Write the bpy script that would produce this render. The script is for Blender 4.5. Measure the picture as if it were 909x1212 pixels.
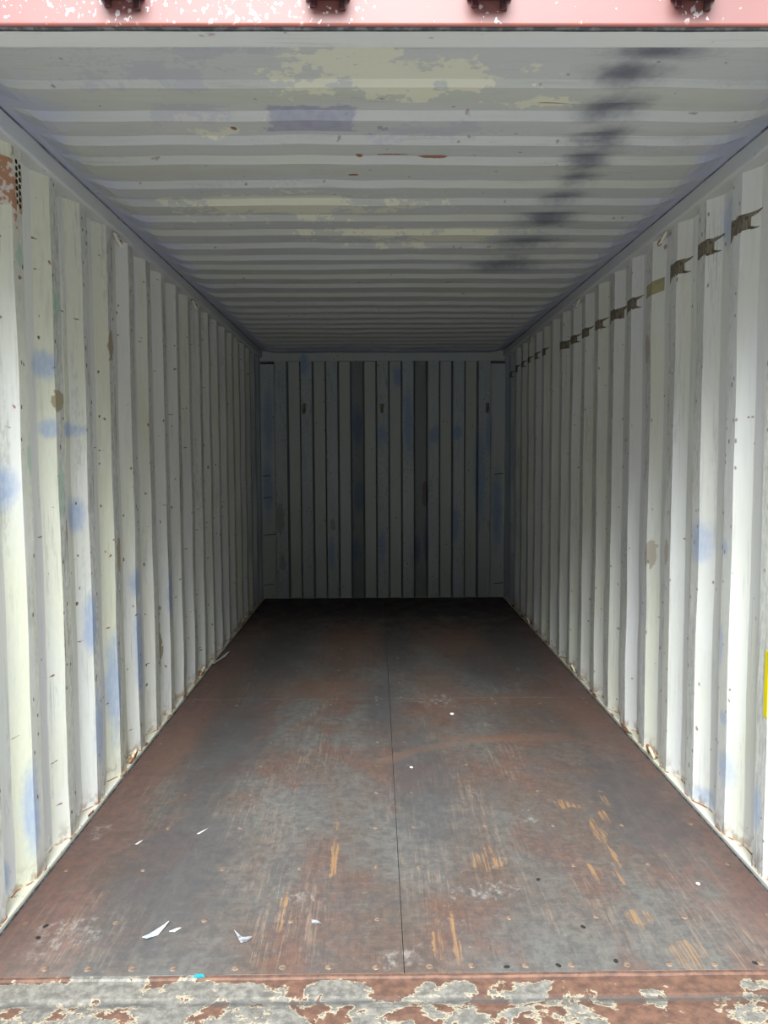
import bpy, bmesh, math, random
from mathutils import Vector, Matrix, noise as mnoise

# ------------------------------------------------------------------ scene, camera, sky
for o in list(bpy.data.objects):
    bpy.data.objects.remove(o)
S = bpy.context.scene
C = S.collection
random.seed(7)

FPX, YAW, PITCH, ROLL = 919.84, -0.0095, -0.0701, -0.0046
cam_data = bpy.data.cameras.new('camera')
cam_data.sensor_fit = 'HORIZONTAL'
cam_data.sensor_width = 36.0
cam_data.lens = FPX / 909.0 * 36.0
cam_data.clip_start = 0.02
cam_data.clip_end = 300
cam = bpy.data.objects.new('camera', cam_data)
C.objects.link(cam)
_r, _f, _u = Vector((1, 0, 0)), Vector((0, math.cos(PITCH), math.sin(PITCH))), Vector((0, -math.sin(PITCH), math.cos(PITCH)))
_c, _s = math.cos(ROLL), math.sin(ROLL)
_r, _u = _c * _r + _s * _u, -_s * _r + _c * _u
_Z = Matrix.Rotation(YAW, 3, 'Z')
_r, _u, _f = _Z @ _r, _Z @ _u, _Z @ _f
cam.matrix_world = Matrix(((_r.x, _u.x, -_f.x, -0.0674), (_r.y, _u.y, -_f.y, 0), (_r.z, _u.z, -_f.z, 1.3674), (0, 0, 0, 1)))
S.camera = cam

world = bpy.data.worlds.new('overcast_sky')
S.world = world
world.use_nodes = True
bg = world.node_tree.nodes['Background']
# standard overcast sky: radiance grows as (1 + 2 sin elevation) / 3
_t = world.node_tree
_tc = _t.nodes.new('ShaderNodeTexCoord'); _sx = _t.nodes.new('ShaderNodeSeparateXYZ'); _mr = _t.nodes.new('ShaderNodeMapRange')
_t.links.new(_tc.outputs['Generated'], _sx.inputs[0]); _t.links.new(_sx.outputs[2], _mr.inputs['Value'])
_mr.inputs['From Min'].default_value = 0; _mr.inputs['From Max'].default_value = 1
_mr.inputs['To Min'].default_value = 1 / 3; _mr.inputs['To Max'].default_value = 1
bg.inputs['Color'].default_value = (0.90, 0.96, 1.0, 1)
_t.links.new(_mr.outputs[0], bg.inputs['Strength'])

# the sun behind thin cloud, high behind the camera: a very wide soft disc
sun_data = bpy.data.lights.new('veiled_sun', 'SUN')
sun_data.energy = 2.0
sun_data.angle = math.radians(36)
sun_data.color = (0.97, 1.0, 0.99)
sun = bpy.data.objects.new('veiled_sun', sun_data)
C.objects.link(sun)
sun.rotation_euler = Vector((0.05, 1.0, -0.86)).to_track_quat('-Z', 'Y').to_euler()

S.view_settings.view_transform = 'Standard'
S.view_settings.look = 'None'
S.view_settings.gamma = 1.0
S.view_settings.exposure = 2.58
S.cycles.max_bounces = 16
S.cycles.diffuse_bounces = 14
S.cycles.use_denoising = True

# ------------------------------------------------------------------ node helpers
class NT:
    def __init__(self, name, rough=0.5, spec=0.4, metallic=0.0):
        self.m = bpy.data.materials.new(name)
        self.m.use_nodes = True
        self.t = self.m.node_tree
        self.b = self.t.nodes['Principled BSDF']
        self.b.inputs['Roughness'].default_value = rough
        self.b.inputs['Specular IOR Level'].default_value = spec
        self.b.inputs['Metallic'].default_value = metallic
        self.tc = self.n('ShaderNodeTexCoord')
        self.P = self.tc.outputs['Object']
    def n(self, typ, **kw):
        nd = self.t.nodes.new(typ)
        for k, v in kw.items():
            setattr(nd, k, v)
        return nd
    def put(self, sock, v):
        if hasattr(v, 'is_output'):
            self.t.links.new(v, sock)
        elif isinstance(v, (tuple, list)) and len(v) == 3 and sock.type == 'RGBA':
            sock.default_value = (*v, 1)
        else:
            sock.default_value = v
    def math(self, op, a, b=0.0, c=0.0, clamp=False):
        nd = self.n('ShaderNodeMath', operation=op, use_clamp=clamp)
        for i, v in enumerate((a, b, c)):
            self.put(nd.inputs[i], v)
        return nd.outputs[0]
    def mul(self, a, b): return self.math('MULTIPLY', a, b)
    def add(self, a, b): return self.math('ADD', a, b)
    def vec(self, a, scale=(1, 1, 1), loc=(0, 0, 0)):
        nd = self.n('ShaderNodeMapping')
        self.put(nd.inputs['Vector'], a)
        nd.inputs['Scale'].default_value = scale
        nd.inputs['Location'].default_value = loc
        return nd.outputs[0]
    def vadd(self, a, b):
        nd = self.n('ShaderNodeVectorMath', operation='ADD')
        self.put(nd.inputs[0], a); self.put(nd.inputs[1], b)
        return nd.outputs[0]
    def noise(self, v, scale=1.0, detail=4.0, rough=0.55, dist=0.0):
        nd = self.n('ShaderNodeTexNoise')
        self.put(nd.inputs['Vector'], v)
        nd.inputs['Scale'].default_value = scale
        nd.inputs['Detail'].default_value = detail
        nd.inputs['Roughness'].default_value = rough
        nd.inputs['Distortion'].default_value = dist
        return nd.outputs['Fac']
    def voro(self, v, scale=1.0):
        nd = self.n('ShaderNodeTexVoronoi')
        self.put(nd.inputs['Vector'], v)
        nd.inputs['Scale'].default_value = scale
        return nd.outputs['Distance'], nd.outputs['Color']
    def ramp(self, v, lo, hi, a=0.0, b=1.0, smooth=True):
        nd = self.n('ShaderNodeMapRange', interpolation_type='SMOOTHSTEP' if smooth else 'LINEAR')
        self.put(nd.inputs['Value'], v)
        nd.inputs['From Min'].default_value = lo
        nd.inputs['From Max'].default_value = hi
        nd.inputs['To Min'].default_value = a
        nd.inputs['To Max'].default_value = b
        return nd.outputs[0]
    def mix(self, f, a, b):
        nd = self.n('ShaderNodeMix', data_type='RGBA')
        self.put(nd.inputs['Factor'], f)
        self.put(nd.inputs['A'] if False else nd.inputs[6], a)
        self.put(nd.inputs[7], b)
        return nd.outputs[2]
    def attr(self, name):
        return self.n('ShaderNodeAttribute', attribute_name=name).outputs['Fac']
    def sep(self, v):
        nd = self.n('ShaderNodeSeparateXYZ')
        self.put(nd.inputs[0], v)
        return nd.outputs
    def blobs(self, spots, axes, soft=0.75, wobble=0.25):
        """union of soft ellipses at (a, b, ra, rb) in the plane of the two axes"""
        out = None
        w = self.ramp(self.noise(self.P, 9.0, 3), 0.3, 0.7, -wobble, wobble, False)
        w2 = self.ramp(self.noise(self.vec(self.P, (1, 1, 1), (7, 3, 1)), 45.0, 3), 0.3, 0.7, -wobble * .5, wobble * .5, False)
        w = self.add(w, w2)
        for (a, b, ra, rb) in spots:
            sc, lc = [0, 0, 0], [0, 0, 0]
            sc[axes[0]], sc[axes[1]] = 1 / ra, 1 / rb
            lc[axes[0]], lc[axes[1]] = -a / ra, -b / rb
            v = self.vec(self.P, sc, lc)
            ln = self.n('ShaderNodeVectorMath', operation='LENGTH')
            self.put(ln.inputs[0], v)
            d = self.add(ln.outputs['Value'], w)
            k = self.ramp(d, 1.35, 1.35 - soft, 0.0, 1.0)
            out = k if out is None else self.math('MAXIMUM', out, k)
        return out
    def base(self, col): self.put(self.b.inputs['Base Color'], col)
    def bump(self, h, dist=0.002, strength=0.5):
        nd = self.n('ShaderNodeBump')
        nd.inputs['Distance'].default_value = dist
        nd.inputs['Strength'].default_value = strength
        self.put(nd.inputs['Height'], h)
        self.put(self.b.inputs['Normal'], nd.outputs[0])

# colours of the old container paint
CREAM = (0.62, 0.63, 0.505)
PALE = (0.66, 0.67, 0.64)
LILAC = (0.55, 0.56, 0.60)
GREY = (0.39, 0.40, 0.38)
BLUE = (0.24, 0.34, 0.56)
TAN = (0.30, 0.25, 0.16)
RUST = (0.20, 0.06, 0.025)
DARK = (0.05, 0.05, 0.055)

L_BLUE = [(2.37, 1.287, 0.055, 0.072), (2.68, 1.686, 0.055, 0.052), (2.917, 1.162, 0.055, 0.069), (2.886, 1.476, 0.09, 0.028), (2.69, 1.469, 0.042, 0.035),
          (2.436, 0.238, 0.04, 0.148), (2.29, 0.095, 0.042, 0.056), (3.567, 0.795, 0.06, 0.07), (2.993, 0.729, 0.044, 0.114), (3.031, 0.306, 0.046, 0.15),
          (3.245, 0.40, 0.052, 0.213), (3.578, 0.475, 0.051, 0.235), (4.148, 0.654, 0.068, 0.136)]
R_BLUE = [(2.973, 1.041, 0.071, 0.085), (2.746, 1.041, 0.027, 0.03), (2.9, 0.05, 0.069, 0.039), (2.7, 0.249, 0.053, 0.067), (2.457, 0.221, 0.033, 0.078),
          (2.711, 0.431, 0.033, 0.024), (2.759, 0.68, 0.027, 0.076), (2.84, 2.22, 0.06, 0.1)]
B_BLUE = [(-0.013, 1.582, 0.057, 0.097), (0.494, 1.588, 0.057, 0.089), (0.714, 1.604, 0.049, 0.081), (-0.249, 1.665, 0.049, 0.203), (-0.237, 1.012, 0.049, 0.162),
          (-0.274, 0.476, 0.041, 0.13), (-0.505, 0.436, 0.032, 0.162), (0.241, 1.703, 0.041, 0.324), (0.32, 0.472, 0.041, 0.13), (0.411, 0.555, 0.024, 0.203),
          (0.691, 0.719, 0.041, 0.162), (0.928, 1.211, 0.049, 0.486), (1.017, 1.619, 0.032, 0.243), (-1.103, 1.709, 0.049, 0.365), (-1.113, 1.057, 0.049, 0.284),
          (-0.01, 0.516, 0.032, 0.162), (1.103, 0.882, 0.049, 0.365), (-0.755, 2.271, 0.049, 0.122), (0.136, 2.148, 0.049, 0.097)]
L_TAN = [(3.322, 0.962, 0.02, 0.05), (3.29, 1.834, 0.021, 0.046), (3.337, 1.521, 0.014, 0.144), (3.353, 1.196, 0.016, 0.073), (4.005, 0.40, 0.03, 0.131), (2.74, 1.57, 0.03, 0.03)]
R_TAN = [(3.507, 0.926, 0.03, 0.05), (3.292, 0.952, 0.019, 0.047), (3.569, 1.847, 0.02, 0.057)]
DARK_STREAK = [(0.64, 1.995, 0.11, 0.04), (0.59, 2.10, 0.10, 0.06), (0.61, 2.29, 0.10, 0.085), (0.65, 2.48, 0.08, 0.09), (0.651, 2.66, 0.084, 0.102), (0.664, 2.84, 0.074, 0.085),
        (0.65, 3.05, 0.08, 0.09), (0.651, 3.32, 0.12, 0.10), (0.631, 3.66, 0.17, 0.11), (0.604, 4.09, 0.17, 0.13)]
C_LILAC = [(-0.661, 2.1, 0.13, 0.05), (0.077, 2.45, 0.15, 0.05), (-0.451, 1.98, 0.09, 0.03), (-0.6, 2.35, 0.1, 0.06)]
C_CREAM = [(-0.095, 2.09, 0.16, 0.08), (0.05, 2.15, 0.2, 0.06), (0.398, 2.26, 0.13, 0.04), (-0.45, 3.16, 0.3, 0.1), (-0.55, 2.42, 0.1, 0.05), (0.2, 3.6, 0.3, 0.1)]

def paint(name, along, blue=None, tan=None, axes=(1, 2), bluek=.62):
    """weathered container paint; `along` stretches the blotches along the ribs"""
    M = NT(name, 0.5, 0.35)
    strip, proud = M.attr('strip'), M.attr('proud')
    off = M.n('ShaderNodeCombineXYZ')
    for i in range(3):
        M.put(off.inputs[i], M.mul(strip, 17.0 + 5 * i))
    P2 = M.vadd(M.vec(M.P, along), off.outputs[0])
    big = M.noise(P2, 2.0, 3)
    big2 = M.noise(M.vadd(P2, (31, 4, 9)), 3.3, 4)
    tone = M.add(M.mul(M.math('SUBTRACT', strip, 0.5), 0.30), big)
    col = M.mix(M.ramp(tone, 0.36, 0.58), CREAM, PALE)
    col = M.mix(M.ramp(big2, 0.48, 0.72, 0, 0.55), col, LILAC)
    # hard edged repainted bands
    col = M.mix(M.mul(M.ramp(M.noise(M.vadd(P2, (3, 44, 2)), 1.6, 1), 0.56, 0.575), 0.35), col, (0.66, 0.66, 0.69))
    # scuffs and scratches on the faces the cargo rubs
    fine = M.noise(M.vec(M.P, (70, 70, 30)), 1.0, 5, 0.65)
    streak = M.noise(M.vec(M.P, tuple(5 + 55 * (a > .5) for a in along)), 1.0, 4, 0.6)
    hair = M.noise(M.vec(M.P, tuple(3 + 137 * (a > .5) for a in along), (5, 2, 7)), 1.0, 3, 0.6)
    patch = M.noise(P2, 4.2, 4)
    patch2 = M.noise(M.vadd(P2, (8, 61, 23)), 6.0, 5)
    scuff = M.mul(M.ramp(fine, 0.38, 0.62), M.ramp(patch, 0.36, 0.6, 0.3, 1))
    col = M.mix(M.mul(M.mul(scuff, proud), 0.85), col, GREY)
    col = M.mix(M.mul(proud, 0.18), col, GREY)
    dk = M.mul(M.ramp(streak, 0.54, 0.66), M.ramp(patch, 0.47, 0.62))
    col = M.mix(M.mul(M.mul(dk, proud), 0.75), col, (0.15, 0.15, 0.14))
    hk = M.mul(M.ramp(hair, 0.60, 0.66), M.ramp(patch2, 0.48, 0.62))
    col = M.mix(M.mul(M.mul(hk, M.add(proud, .35)), 0.8), col, (0.10, 0.09, 0.085))
    bare = M.mul(M.ramp(M.add(streak, M.mul(fine, .3)), 0.76, 0.79), M.ramp(patch2, 0.52, 0.58))
    col = M.mix(M.mul(M.mul(bare, proud), .9), col, (0.20, 0.14, 0.09))
    col = M.mix(M.mul(M.ramp(streak, 0.50, 0.72), 0.22), col, GREY)
    col = M.mix(M.mul(M.ramp(patch2, 0.60, 0.64), M.mul(M.ramp(fine, .45, .6), .4)), col, GREY)
    col = M.mix(M.mul(M.ramp(M.noise(M.vadd(P2, (5, 5, 5)), 5.0, 3), 0.60, 0.63), .5), col, (0.66, 0.66, 0.65))
    if tan:
        col = M.mix(M.mul(M.blobs(tan, axes, 0.25, 0.5), 0.9), col, TAN)
    if blue:
        col = M.mix(M.mul(M.blobs(blue, axes, 0.9, 0.2), M.ramp(fine, 0.3, 0.7, bluek - .12, bluek + .12)), col, BLUE)
    # rust pinpricks and small dashes
    wv = M.n('ShaderNodeTexNoise'); M.put(wv.inputs['Vector'], M.P); wv.inputs['Scale'].default_value = 22
    wob = M.n('ShaderNodeVectorMath', operation='SCALE'); M.put(wob.inputs[0], wv.outputs['Color']); wob.inputs['Scale'].default_value = .045
    for (sc, r0, r1, thr, cl) in (((1, 1, 1.3), .13, .07, .90, RUST), ((2.2, 2.2, 1.6), .19, .10, .90, (0.07, 0.03, 0.02)), ((.6, .6, 3.2), .15, .08, .93, (0.16, 0.06, 0.03))):
        d, c = M.voro(M.vadd(M.vec(M.P, sc), wob.outputs[0]), 13.0)
        cs = M.sep(c)
        hit = M.mul(M.ramp(M.add(d, M.ramp(fine, .3, .7, -.04, .04)), r0, r1), M.math('GREATER_THAN', M.add(cs[0], M.mul(proud, .13)), thr))
        col = M.mix(M.mul(hit, 0.9), col, cl)
    z = M.sep(M.P)[2]
    M.col, M.fine, M.streak, M.z, M.patchn = col, fine, streak, z, patch
    return M

def finish(M, col, amt=0.0008):
    M.base(col)
    M.bump(M.add(M.mul(M.fine, .5), M.streak), amt, 0.35)
    return M.m

M = paint('wall_paint_left', (1, 1, .22), L_BLUE, L_TAN)
col = M.mix(M.mul(M.blobs([(2.57, 1.62, .02, .09), (2.5, 1.37, .02, .06), (2.74, 1.28, .02, .09), (2.75, 1.9, .03, .06), (2.48, 2.0, .02, .03)], (1, 2), .6, .4), .5), M.col, (0.22, 0.42, 0.30))
grime = M.mul(M.ramp(M.z, 0.10, 0.0, 0, 1), M.ramp(M.noise(M.P, 25, 3), .45, .6))
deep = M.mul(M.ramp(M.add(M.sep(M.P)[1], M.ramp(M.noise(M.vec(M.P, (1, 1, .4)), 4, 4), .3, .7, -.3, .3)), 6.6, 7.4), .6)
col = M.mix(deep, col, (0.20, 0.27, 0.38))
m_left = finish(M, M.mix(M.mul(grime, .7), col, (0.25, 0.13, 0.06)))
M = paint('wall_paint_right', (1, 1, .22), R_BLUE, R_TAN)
grime = M.mul(M.ramp(M.z, 0.10, 0.0, 0, 1), M.ramp(M.noise(M.P, 25, 3), .45, .6))
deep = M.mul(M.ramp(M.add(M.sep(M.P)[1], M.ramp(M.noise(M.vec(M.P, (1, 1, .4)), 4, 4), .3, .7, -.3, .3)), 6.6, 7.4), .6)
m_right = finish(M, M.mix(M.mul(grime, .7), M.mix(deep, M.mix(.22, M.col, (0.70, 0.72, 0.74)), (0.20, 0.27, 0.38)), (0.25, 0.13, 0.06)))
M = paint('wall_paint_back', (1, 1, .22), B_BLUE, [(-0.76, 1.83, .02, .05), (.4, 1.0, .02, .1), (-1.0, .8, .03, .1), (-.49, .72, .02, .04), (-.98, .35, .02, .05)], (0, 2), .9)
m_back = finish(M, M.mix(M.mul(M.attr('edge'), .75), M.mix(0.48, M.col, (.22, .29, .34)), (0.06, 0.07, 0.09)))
M = paint('roof_paint', (.35, 1, 1))
col = M.mix(.60, M.col, (0.30, 0.32, 0.33))
col = M.mix(M.mul(M.blobs(C_CREAM, (0, 1), .35, 1.1), .5), col, (0.70, 0.69, 0.50))
col = M.mix(M.mul(M.blobs(C_LILAC, (0, 1), .35, 1.1), .5), col, (0.34, 0.34, 0.42))
px, py_ = M.sep(M.P)[0], M.sep(M.P)[1]
wb_ = M.ramp(M.noise(M.P, 16, 4), .3, .7, -.02, .02)
q1 = M.ramp(M.add(M.math('ABSOLUTE', M.add(px, .251)), wb_), .135, .115)
q2 = M.ramp(M.add(M.math('ABSOLUTE', M.add(py_, -2.39)), wb_), .085, .072)
col = M.mix(M.mul(M.mul(q1, q2), M.ramp(M.noise(M.P, 30, 4), .35, .65, .95, .7)), col, (0.27, 0.275, 0.36))
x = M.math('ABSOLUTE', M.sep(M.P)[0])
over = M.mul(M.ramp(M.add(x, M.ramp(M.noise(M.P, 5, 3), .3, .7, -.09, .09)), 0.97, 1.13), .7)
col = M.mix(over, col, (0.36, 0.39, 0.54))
yy = M.sep(M.P)[1]
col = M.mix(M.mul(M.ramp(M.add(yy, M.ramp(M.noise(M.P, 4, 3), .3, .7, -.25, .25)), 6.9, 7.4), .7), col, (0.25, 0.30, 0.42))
col = M.mix(M.mul(M.blobs([(a, b, c * 1.2, d * 1.25) for a, b, c, d in DARK_STREAK], (0, 1), 1.35, .2), .86), col, (0.075, 0.08, 0.115))  # soft dark bluish streak along the right half of the roof
rustline = M.blobs([(0.423, 2.255, 0.05, 0.008), (-0.489, 2.41, 0.008, 0.012), (-0.119, 2.675, 0.010, 0.008), (-0.139, 2.80, 0.012, 0.007), (0.102, 2.68, 0.05, 0.006), (.0, 2.67, .04, .005)], (0, 1), .3, .6)
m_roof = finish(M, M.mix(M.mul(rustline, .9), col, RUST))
M = paint('rail_paint', (1, .3, 1))
m_rail = finish(M, M.mix(.55, M.col, (0.44, 0.46, 0.53)))
M = paint('ledge_paint', (1, .3, 1))
r_ = M.ramp(M.noise(M.vec(M.P, (1, 1, 1)), 14, 6, .7), .60, .68)
m_ledge = finish(M, M.mix(M.mul(r_, .85), M.mix(.4, M.col, (.55, .51, .40)), (0.22, 0.10, 0.045)))

# worn plywood
M = NT('plywood', 0.55, 0.4)
board = M.attr('strip')
P2 = M.vadd(M.P, (2, 5, 0))
n1 = M.noise(M.vec(P2, (1.6, .8, 1)), 1.0, 5, .6)
n2 = M.noise(M.vec(P2, (3.2, 1.6, 1), (9, 2, 0)), 1.0, 5, .6)
grain = M.noise(M.vec(P2, (9, 110, 1)), 1.0, 4, .65)
grainl = M.noise(M.vec(P2, (75, 3.0, 1)), 1.0, 5, .7)
grainl2 = M.noise(M.vec(P2, (130, 6.0, 1), (3, 1, 0)), 1.0, 4, .7)
blot = M.noise(M.vec(P2, (7, 5, 1)), 1.0, 5, .65)
col = M.mix(M.ramp(n1, .40, .60), (0.105, 0.072, 0.056), (0.125, 0.118, 0.108))
col = M.mix(M.mul(M.ramp(n2, .46, .64), .85), col, (0.130, 0.070, 0.052))
col = M.mix(M.mul(M.ramp(blot, .42, .70), .6), col, (0.070, 0.066, 0.064))
col = M.mix(M.mul(M.ramp(grain, .48, .70), .30), col, (0.055, 0.048, 0.045))
col = M.mix(M.mul(M.ramp(M.noise(M.vec(P2, (14, 40, 1)), 1, 5, .7), .5, .68), .28), col, (0.18, 0.155, 0.135))
wear = M.ramp(M.noise(M.vec(P2, (3.5, 1.2, 1), (4, 4, 0)), 1.0, 3), .42, .62)
col = M.mix(M.mul(M.mul(M.ramp(grainl, .50, .64), wear), .62), col, (0.22, 0.158, 0.118))
col = M.mix(M.mul(M.mul(M.ramp(grainl2, .56, .66), wear), .50), col, (0.28, 0.215, 0.17))
col = M.mix(M.mul(M.ramp(M.noise(M.vec(P2, (40, 40, 1)), 1, 5, .7), .62, .72), .45), col, (0.27, 0.24, 0.21))
mott = M.noise(M.vec(P2, (28, 22, 1), (1, 7, 0)), 1, 6, .75)
col = M.mix(M.mul(M.ramp(mott, .44, .60), .46), col, (0.052, 0.047, 0.047))
col = M.mix(M.mul(M.ramp(M.noise(M.vec(P2, (55, 45, 1), (1, 3, 0)), 1, 6, .75), .54, .66), .38), col, (0.175, 0.152, 0.137))
col = M.mix(M.mul(M.mul(M.ramp(M.noise(M.vec(P2, (220, 7, 1), (2, 8, 0)), 1, 3, .6), .57, .64), M.ramp(n2, .42, .58)), .45), col, (0.045, 0.038, 0.036))
xs = M.sep(M.P)
ax = M.math('ABSOLUTE', xs[0])
edge = M.mul(M.ramp(M.add(ax, M.ramp(blot, .3, .7, -.1, .1)), .86, 1.08), .75)
col = M.mix(M.mul(edge, M.ramp(mott, .35, .6, 1, .45)), col, (0.165, 0.085, 0.068))
col = M.mix(M.mul(M.blobs([(-1.02, 3.6, .10, .35), (.66, 4.3, .5, .12), (-.4, 4.55, .3, .25), (.3, 4.4, .15, .5), (-.28, 5.9, .22, .7), (.55, 5.9, .3, .7), (.6, 3.7, .35, .06), (1.0, 4.1, .12, .3)], (0, 1), .9, .5),   .50), col, (0.155, 0.085, 0.058))
col = M.mix(M.mul(M.blobs([(-.78, 3.6, .16, .9), (-.72, 5.4, .2, .8), (.08, 5.6, .13, .9), (.62, 5.0, .13, .5), (.95, 3.0, .18, .5), (-.75, 2.5, .2, .5), (.12, 3.2, .15, .6), (.9, 5.6, .2, .8), (-.05, 4.2, .1, .5)], (0, 1), .9, .3), .60), col, (0.060, 0.060, 0.064))
ochre = M.blobs([(.839, 3.0, .014, .06), (.79, 2.86, .02, .06), (.738, 2.771, .014, .09), (.732, 2.60, .014, .10), (.722, 2.45, .014, .06), (.647, 2.452, .018, .05), (.72, 2.95, .02, .02), (.66, 2.98, .02, .03), (.776, 2.03, .04, .05), (.70, 2.22, .035, .03), (-.36, 2.25, .012, .1), (.10, 2.12, .012, .1), (.15, 2.10, .01, .1), (-.22, 2.62, .01, .15), (.30, 2.55, .05, .06)], (0, 1), .5, .8)
col = M.mix(M.mul(ochre, M.ramp(grainl, .46, .60, .05, .75)), col, (0.30, 0.165, 0.075))
pale = M.blobs([(.50, 2.93, .03, .04), (.52, 2.85, .02, .03), (-.97, 2.16, .07, .07), (-.30, 2.34, .05, .03), (.28, 2.35, .08, .04), (-1.1, 2.8, .03, .05), (.0, 2.05, .05, .04), (.28, 4.3, .1, .1)], (0, 1), .6, .9)
col = M.mix(M.mul(pale, M.ramp(M.noise(M.vec(P2, (40, 25, 1)), 1, 5, .7), .45, .65, .0, .55)), col, (0.30, 0.27, 0.25))
# floor colour darkened towards the far end
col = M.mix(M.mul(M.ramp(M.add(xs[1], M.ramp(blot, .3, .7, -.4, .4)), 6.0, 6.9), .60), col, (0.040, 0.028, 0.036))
# arc scraped by a fork lift wheel
arcp = M.vec(M.P, (1 / .74, 1 / .50, 0), (-.62 / .74, -3.18 / .50, 0))
ln = M.n('ShaderNodeVectorMath', operation='LENGTH'); M.put(ln.inputs[0], arcp)
arc = M.mul(M.mul(M.ramp(M.math('ABSOLUTE', M.math('SUBTRACT', ln.outputs['Value'], 1.0)), .09, .03), M.ramp(xs[0], .72, .55)), M.ramp(xs[1], 3.3, 3.45))
col = M.mix(M.mul(arc, .30), col, (0.20, 0.11, 0.07))
br = M.n('ShaderNodeMix', data_type='RGBA', blend_type='MULTIPLY'); br.inputs[0].default_value = 1
M.put(br.inputs[6], col); br.inputs[7].default_value = (0.74, 0.755, 0.765, 1)
col = br.outputs[2]
M.base(col)
M.put(M.b.inputs['Roughness'], M.ramp(blot, .3, .7, .56, .80))
M.bump(M.add(M.add(M.mul(grain, .5), grainl), mott), .0012, .6)
m_ply = M.m

# rusted threshold steel with flakes of grey paint
M = NT('threshold_steel', 0.7, 0.3)
n1 = M.noise(M.vec(M.P, (7, 9, 7), (1.3, 0, 0)), 1.0, 6, .62, .3)
n2 = M.noise(M.vec(M.P, (30, 34, 30)), 1.0, 6, .7)
fl = M.noise(M.vec(M.P, (38, 38, 30)), 1.0, 7, .75)
xx, yy = M.sep(M.P)[0], M.sep(M.P)[1]
lean = M.add(M.ramp(xx, -1.0, .9, .125, -.065, False), M.ramp(yy, 1.93, 1.97, 0, -.16))
t = M.add(M.add(n1, M.mul(M.math('SUBTRACT', n2, .5), .28)), lean)
rust = M.mix(M.ramp(n2, .35, .65), (0.065, 0.036, 0.027), (0.118, 0.062, 0.042))
rust = M.mix(M.ramp(fl, .6, .75, 0, .6), rust, (0.22, 0.15, 0.105))
grey = M.mix(M.ramp(fl, .35, .68), (0.075, 0.070, 0.062), (0.165, 0.155, 0.138))
col = M.mix(M.ramp(t, .485, .505), rust, (0.27, 0.23, 0.165))
col = M.mix(M.ramp(t, .51, .53), col, grey)
col = M.mix(M.mul(M.mul(M.ramp(M.math('ABSOLUTE', M.add(yy, -1.876)), .016, .004), M.ramp(M.noise(M.vec(M.P, (6, 30, 1)), 1, 4), .38, .55)), .75), col, (0.05, 0.05, 0.05))
M.base(col)
M.bump(M.add(M.mul(M.ramp(t, .48, .52), .6), M.mul(n2, .5)), .003, .6)
m_sill = M.m

# faded salmon header paint, white flecks
M = NT('salmon_paint', 0.45, 0.4)
n1 = M.noise(M.P, 3.5, 4)
xx, zz = M.sep(M.P)[0], M.sep(M.P)[2]
col = M.mix(M.ramp(n1, .35, .65), (0.142, 0.054, 0.051), (0.158, 0.063, 0.059))
d, c = M.voro(M.P, 95.0)
near = M.blobs([(-0.60, 2.30, .17, .12), (-0.162, 2.31, .12, .12), (0.169, 2.27, .03, .05), (0.588, 2.27, .03, .04), (-.85, 2.3, .1, .05), (-.35, 2.29, .1, .04)], (0, 2), .9, .5)
cs = M.sep(c)
fleck = M.ramp(M.add(M.noise(M.vec(M.P, (90, 90, 75)), 1.0, 2, .5), M.mul(near, .12)), .72, .75)
col = M.mix(M.mul(fleck, .85), col, (0.45, 0.40, 0.41))
low = M.ramp(M.add(zz, M.ramp(M.noise(M.vec(M.P, (30, 30, 10)), 1, 4), .3, .7, -.006, .006)), 2.263, 2.253)
col = M.mix(M.mul(low, .8), col, (0.19, 0.05, 0.035))
M.base(col)
m_salmon = M.m

def flat(name, c, rough=.6, metallic=0.0, scale=30.0, c2=None, thr=(.45, .6)):
    M = NT(name, rough, .35, metallic)
    k = M.ramp(M.noise(M.P, scale, 4), *thr)
    M.base(M.mix(k, c, c2 or tuple(v * .7 for v in c)))
    return M.m
m_dark = flat('black_sealant', (0.030, 0.032, 0.036), .8, 0, 40, (.08, .08, .085))
m_seam = flat('violet_sealant', (0.085, 0.09, 0.13), .8, 0, 9, (0.20, 0.21, 0.27), (.4, .6))
m_keeper = flat('maroon_paint', (0.06, 0.016, 0.020), .5, 0, 40, (0.035, 0.014, 0.014))
m_slot = flat('pink_slot', (0.55, 0.16, 0.22), .5)
m_ring = flat('ring_paint', (0.62, 0.60, 0.52), .5, 0, 30, (0.30, 0.15, 0.07), (.56, .62))
m_ringrust = flat('rusty_ring', (0.60, 0.53, 0.38), .6, 0, 28, (0.28, 0.11, 0.04), (.44, .56))
m_screw = flat('screw_head', (0.17, 0.12, 0.088), .6, .2, 60, (0.11, 0.07, 0.05))
m_hole = flat('dark_hole', (0.012, 0.011, 0.010), .9)
M = NT('brown_tape', .6, .3)
k = M.ramp(M.noise(M.vec(M.P, (120, 120, 14)), 1, 4, .6), .42, .62)
M.base(M.mix(M.ramp(M.noise(M.P, 55, 3), .56, .66, 0, .6), M.mix(k, (0.20, 0.175, 0.13), (0.10, 0.08, 0.06)), (0.03, 0.025, 0.02)))
m_tape = M.m
m_tape_ol = flat('olive_tape', (0.34, 0.31, 0.17), .5, 0, 25, (0.29, 0.26, 0.15))
m_label = flat('peeled_label', (0.36, 0.19, 0.11), .6, 0, 45, (0.55, 0.50, 0.46), (.50, .58))
m_yellow = flat('yellow_vinyl', (0.72, 0.60, 0.006), .4, 0, 10, (0.68, 0.56, 0.006))
m_white = flat('white_plastic', (0.50, 0.50, 0.49), .5, 0, 60, (0.42, 0.42, 0.41))
m_bluepaper = flat('blue_paper', (0.25, 0.34, 0.41), .6, 0, 70, (0.48, 0.47, 0.47), (.45, .52))
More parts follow.
